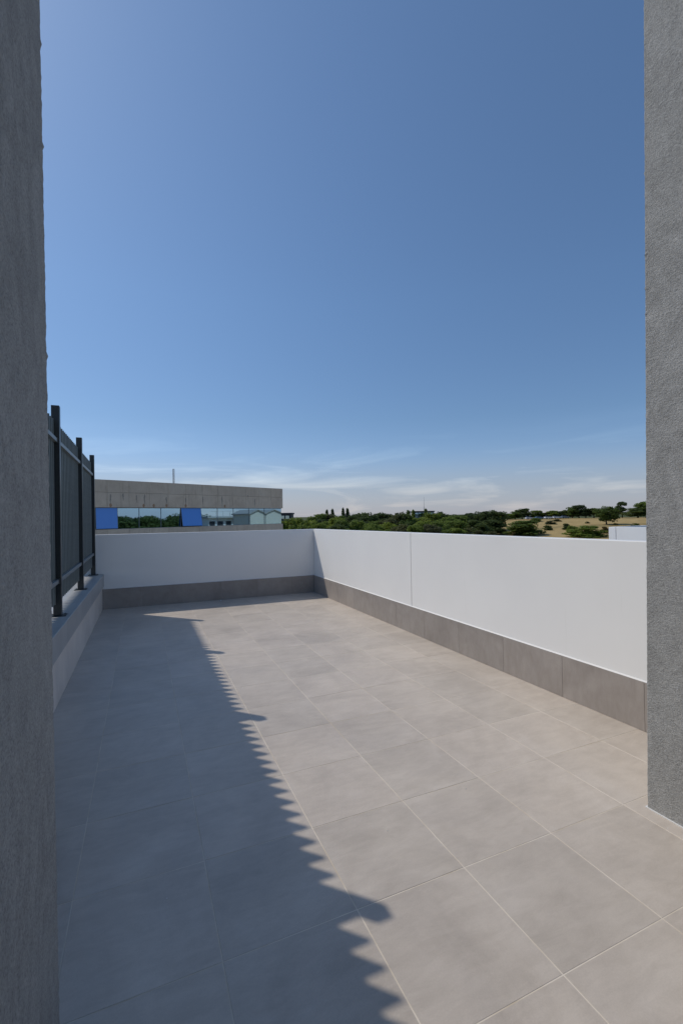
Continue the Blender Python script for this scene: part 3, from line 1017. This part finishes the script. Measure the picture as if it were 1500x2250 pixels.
# ridge line and hillside trees: column, top, width, base row (None = set by distance), kind, leaf, distance
ridge = [(1114, 1128, 26, 238, 'round1', 'mid'), (1131, 1123, 24, 240, 'round2', 'mid'), (1146, 1117, 26, 242, 'round0', 'dark'), (1160, 1127, 24, 244, 'pine1', 'dark'),
         (1177, 1121, 24, 243, 'round3', 'mid'), (1196, 1126, 22, 244, 'pine0', 'rusty'), (1211, 1121, 24, 243, 'round4', 'mid'), (1224, 1127, 20, 246, 'round0', 'olive'),
         (1236, 1122, 22, 243, 'round1', 'dark'), (1256, 1113, 30, 238, 'round2', 'mid'), (1271, 1109, 28, 236, 'round3', 'dark'),
         (1286, 1117, 26, 236, 'round0', 'dark'), (1304, 1116, 30, 234, 'pine2', 'dark'), (1345, 1118, 34, 236, 'pine1', 'rusty'),
         (1366, 1101, 22, 234, 'pine0', 'dark'), (1400, 1114, 42, 226, 'round4', 'dark'), (1419, 1100, 34, 228, 'round1', 'mid'), (1436, 1106, 40, 226, 'round2', 'mid'),
         (1470, 1108, 40, 226, 'round2', 'dark'), (1500, 1104, 44, 226, 'round3', 'mid'),
         (1092, 1130, 26, 250, 'round4', 'dark'), (1244, 1129, 26, 262, 'round0', 'dark'), (1186, 1130, 30, 262, 'round2', 'dark'), (1322, 1124, 30, 262, 'round3', 'dark')]
ridge_lab = {'mid': 'green round tree on the ridge above the dry grass', 'dark': 'dark evergreen tree on the ridge above the dry grass',
             'rusty': 'brownish sparse tree on the ridge above the dry grass', 'olive': 'small olive green tree on the ridge above the dry grass'}
for (xc, yt, w, dp, kd, lf) in ridge:
    nm = 'pine_tree' if kd.startswith('pine') else 'broadleaf_tree'
    tree_px(nm, ridge_lab[lf], 'tree', kd, lf, xc, yt, w * 1.3, dp, RG)
tree_px('broadleaf_tree', 'tall leaning green tree directly above the neighbouring white parapet', 'tree', 'round1', 'mid', 1331, 1111, 46, hill_depth(1331, 1153))
dk = hill_depth(1150, 1176)
tree_px('broadleaf_shrub', 'large dark green shrub spreading low on the dry hillside', 'shrub', 'bush0', 'mid', 1152, 1141, 84, dk)
tree_px('broadleaf_shrub', 'wide mid green shrub beside the neighbouring white parapet', 'shrub', 'bush1', 'mid', 1284, 1153, 74, hill_depth(1284, 1180))
hs = [(1202, 1153, 20, 1165, 'bush2', 'dark'), (1243, 1149, 18, 1164, 'bush0', 'dark'), (1209, 1143, 24, 1152, 'bush1', 'olive'), (1258, 1154, 26, 1170, 'bush2', 'mid'),
      (1327, 1156, 18, 1172, 'bush0', 'rusty'), (1396, 1149, 18, 1156, 'bush1', 'mid'), (1178, 1137, 26, 1146, 'bush2', 'mid'), (1100, 1160, 24, 1172, 'bush2', 'olive'),
      (1224, 1140, 16, 1146, 'bush0', 'olive'), (1290, 1146, 10, 1150, 'bush1', 'olive'), (1352, 1150, 12, 1154, 'bush2', 'olive')]
hl = {'dark': 'small rounded dark bush alone on the dry hillside', 'olive': 'small olive bush on the dry hillside', 'mid': 'small green bush on the dry hillside', 'rusty': 'brown withered bush against the neighbouring white parapet'}
for (xc, yt, w, yb2, kd, lf) in hs:
    tree_px('hillside_bush', hl[lf], 'bush', kd, lf, xc, yt, w, hill_depth(xc, yb2), 'bushes on the dry hillside')

# dark stand left of the open grass
for (xc, yt, w, dp, kd, lf) in ((1012, 1131, 40, 195, 'round0', 'dark'), (1033, 1126, 34, 190, 'pine0', 'dark'), (1052, 1123, 40, 180, 'round1', 'dark'), (1077, 1119, 44, 176, 'round2', 'dark'),
                                (1094, 1123, 32, 178, 'round3', 'dark'), (1084, 1140, 40, 160, 'round4', 'dark'), (1045, 1142, 46, 158, 'round0', 'dark'), (1062, 1148, 36, 150, 'bush1', 'dark')):
    tree_px('evergreen_tree', 'very dark tree in the dense stand where the dry grass begins', 'tree', kd, lf, xc, yt, w * 1.25, dp, WG)
# far skyline of the wood
for (xc, yt, w, dp, kd, lf) in ((706, 1128, 34, 190, 'round3', 'mid'), (793, 1125, 30, 200, 'round1', 'mid'), (815, 1132, 30, 205, 'round2', 'olive'), (839, 1125, 34, 200, 'round4', 'dark'),
                                (862, 1134, 32, 205, 'round0', 'mid'), (882, 1129, 28, 205, 'round3', 'mid'), (925, 1128, 22, 215, 'round0', 'mid'), (968, 1123, 32, 215, 'round1', 'dark'),
                                (990, 1129, 30, 220, 'round2', 'dark'), (945, 1134, 30, 210, 'round4', 'mid'), (770, 1132, 34, 195, 'round0', 'dark'), (742, 1130, 34, 190, 'round2', 'mid')):
    tree_px('broadleaf_tree', {'mid': 'mid green tree on the skyline of the wood', 'dark': 'dark tree on the skyline of the wood', 'olive': 'thin olive tree on the skyline of the wood'}[lf], 'tree', kd, lf, xc, yt, w * 1.3, dp, WG)
for (xc, yt, w, dp) in ((718, 1122, 12, 200), (730, 1120, 12, 200), (753, 1118, 12, 200), (763, 1119, 14, 200)):
    tree_px('cypress_tree', 'narrow dark cypress standing above the wood', 'tree', 'spire%d' % (xc % 2), 'dark', xc, yt - 2, w * 1.7, dp, 'cypresses above the wood')
for (xc, yt, w, dp) in ((896, 1123, 15, 205), (907, 1122, 13, 207), (935, 1120, 14, 210)):
    tree_px('conifer_tree', 'pointed green conifer by the dark pavilion', 'tree', 'spire%d' % (xc % 2), 'mid', xc, yt - 2, w * 1.8, dp, 'conifers by the dark pavilion')
# bright trees next to the concrete building
for (xc, yt, w, dp, kd) in ((633, 1138, 46, 100, 'round0'), (655, 1135, 52, 104, 'round1'), (682, 1140, 54, 108, 'round2'), (612, 1142, 40, 98, 'round3'), (668, 1150, 54, 92, 'round4'), (640, 1152, 50, 88, 'round1'), (700, 1148, 50, 100, 'round3')):
    tree_px('broadleaf_tree', 'bright yellow green tree next to the corner of the concrete building', 'tree', kd, 'bright', xc, yt, w, dp, 'bright trees by the concrete building')
# front rows of the wood
for row, (dp, y0, y1, stp) in enumerate(((178, 1124, 1141, 24), (152, 1133, 1147, 26), (131, 1140, 1156, 28), (112, 1149, 1163, 30))):
    xc = 694 + row * 5
    while xc < 1020:
        lf = rt.choice(['mid', 'mid', 'bright', 'dark', 'mid', 'olive'] if xc < 900 or row < 2 else ['mid', 'bright', 'olive', 'bright'])
        if 735 < xc < 860 and row < 2 and rt.random() < .5: lf = 'dark'
        kd = 'round%d' % rt.randrange(5)
        tree_px('broadleaf_tree', '%s tree in the %s row of the dense wood' % ({'mid': 'mid green', 'bright': 'yellow green', 'dark': 'dark green', 'olive': 'grey olive'}[lf], ('rearmost', 'third', 'second', 'front')[row]),
                'tree', kd, lf, xc + rt.uniform(-6, 6), rt.uniform(y0, y1), rt.uniform(34, 56), dp + rt.uniform(-9, 9), WG)
        xc += stp * rt.uniform(.75, 1.2)
for xc, yt, w, lf in ((1022, 1158, 34, 'olive'), (1055, 1163, 30, 'olive'), (1000, 1160, 30, 'bright'), (1080, 1166, 26, 'olive')):
    tree_px('broadleaf_shrub', 'pale olive shrub at the foot of the dark stand', 'shrub', 'bush1', lf, xc, yt, w, 140, 'pale shrubs at the foot of the dark stand')

# grove across the way that shows as the dark band in the ribbon window
for i in range(26):
    xq = 225 + i * 9.6
    p, r_ = mirror_at(xq, 74 + rt.uniform(-6, 6) + (18 if xq > 440 else 0))
    g = ground_z(p.x, p.y)
    tree('broadleaf_tree', 'dark tree of the grove mirrored low in the ribbon window', 'tree', 'bush%d' % rt.randrange(3), 'dark', p.x, p.y, g - .1, rt.uniform(8.0, 9.6), rt.uniform(7, 9), rt.uniform(0, 6), 'grove mirrored in the ribbon window')

# ------------------------------------------------------------------ cars parked on the ridge
def car_meshes():
    prof = [(-2.1, .35), (-2.15, .75), (-1.95, .95), (-1.1, 1.02), (1.0, 1.0), (1.9, .88), (2.15, .7), (2.15, .35)]
    cab = [(-1.75, .98), (-1.35, 1.42), (.2, 1.46), (.95, 1.0)]
    def ext(p, w, tap=1.0):
        bm = bmesh.new()
        a = [bm.verts.new((x, -w * (tap if z > 1.2 else 1), z)) for x, z in p]; b = [bm.verts.new((x, w * (tap if z > 1.2 else 1), z)) for x, z in p]
        bm.faces.new(a); bm.faces.new(b[::-1])
        for i in range(len(p)): bm.faces.new((a[i], a[(i + 1) % len(p)], b[(i + 1) % len(p)], b[i]))
        return bm
    wb = bmesh.new(); bmesh.ops.create_cone(wb, cap_ends=True, segments=14, radius1=.31, radius2=.31, depth=.2)
    bmesh.ops.rotate(wb, verts=wb.verts, matrix=Matrix.Rotation(math.pi / 2, 3, 'X'))
    return ext(prof, .86), ext(cab, .76, .85), wb
cb_, cc_, cw_ = car_meshes()
car_body, car_cab, car_wheel = mesh_of(cb_, 'body'), mesh_of(cc_, 'cabin'), mesh_of(cw_, 'wheel')
M = Mat('tyre', .8, .3); M.color((.02, .02, .02)); car_wheel.materials.append(M.m)
M = Mat('car glass', .1, .6); M.color((.03, .04, .05)); car_cab.materials.append(M.m)
for q, (xc, yb2, colr, cn) in enumerate(((1163, 1141, (.55, .56, .58), 'silver'), (1184, 1141, (.10, .16, .28), 'blue'), (1204, 1140, (.72, .72, .72), 'white'), (1222, 1140, (.70, .71, .72), 'white'), (1240, 1140, (.16, .20, .22), 'dark'))):
    p = px(xc, yb2, 231); z = ground_z(p.x, p.y)
    r = tag(empty('parked_car', (p.x, p.y, z + .02), -YAW + .12 + q * .03), {'silver': 'silver car parked under the ridge trees', 'blue': 'blue car parked under the ridge trees', 'white': 'white car parked under the ridge trees', 'dark': 'dark car parked under the ridge trees'}[cn], 'car', 'cars parked under the ridge trees')
    M = Mat('car paint ' + cn, .3, .5); M.color(colr)
    me = car_body.copy(); me.materials.append(M.m)
    link('body', me, None, r); link('cabin', car_cab, None, r)
    for (wx, wy) in ((-1.35, -.8), (1.35, -.8), (-1.35, .8), (1.35, .8)):
        o = link('wheel', car_wheel, None, r); o.location = (wx, wy, .31)
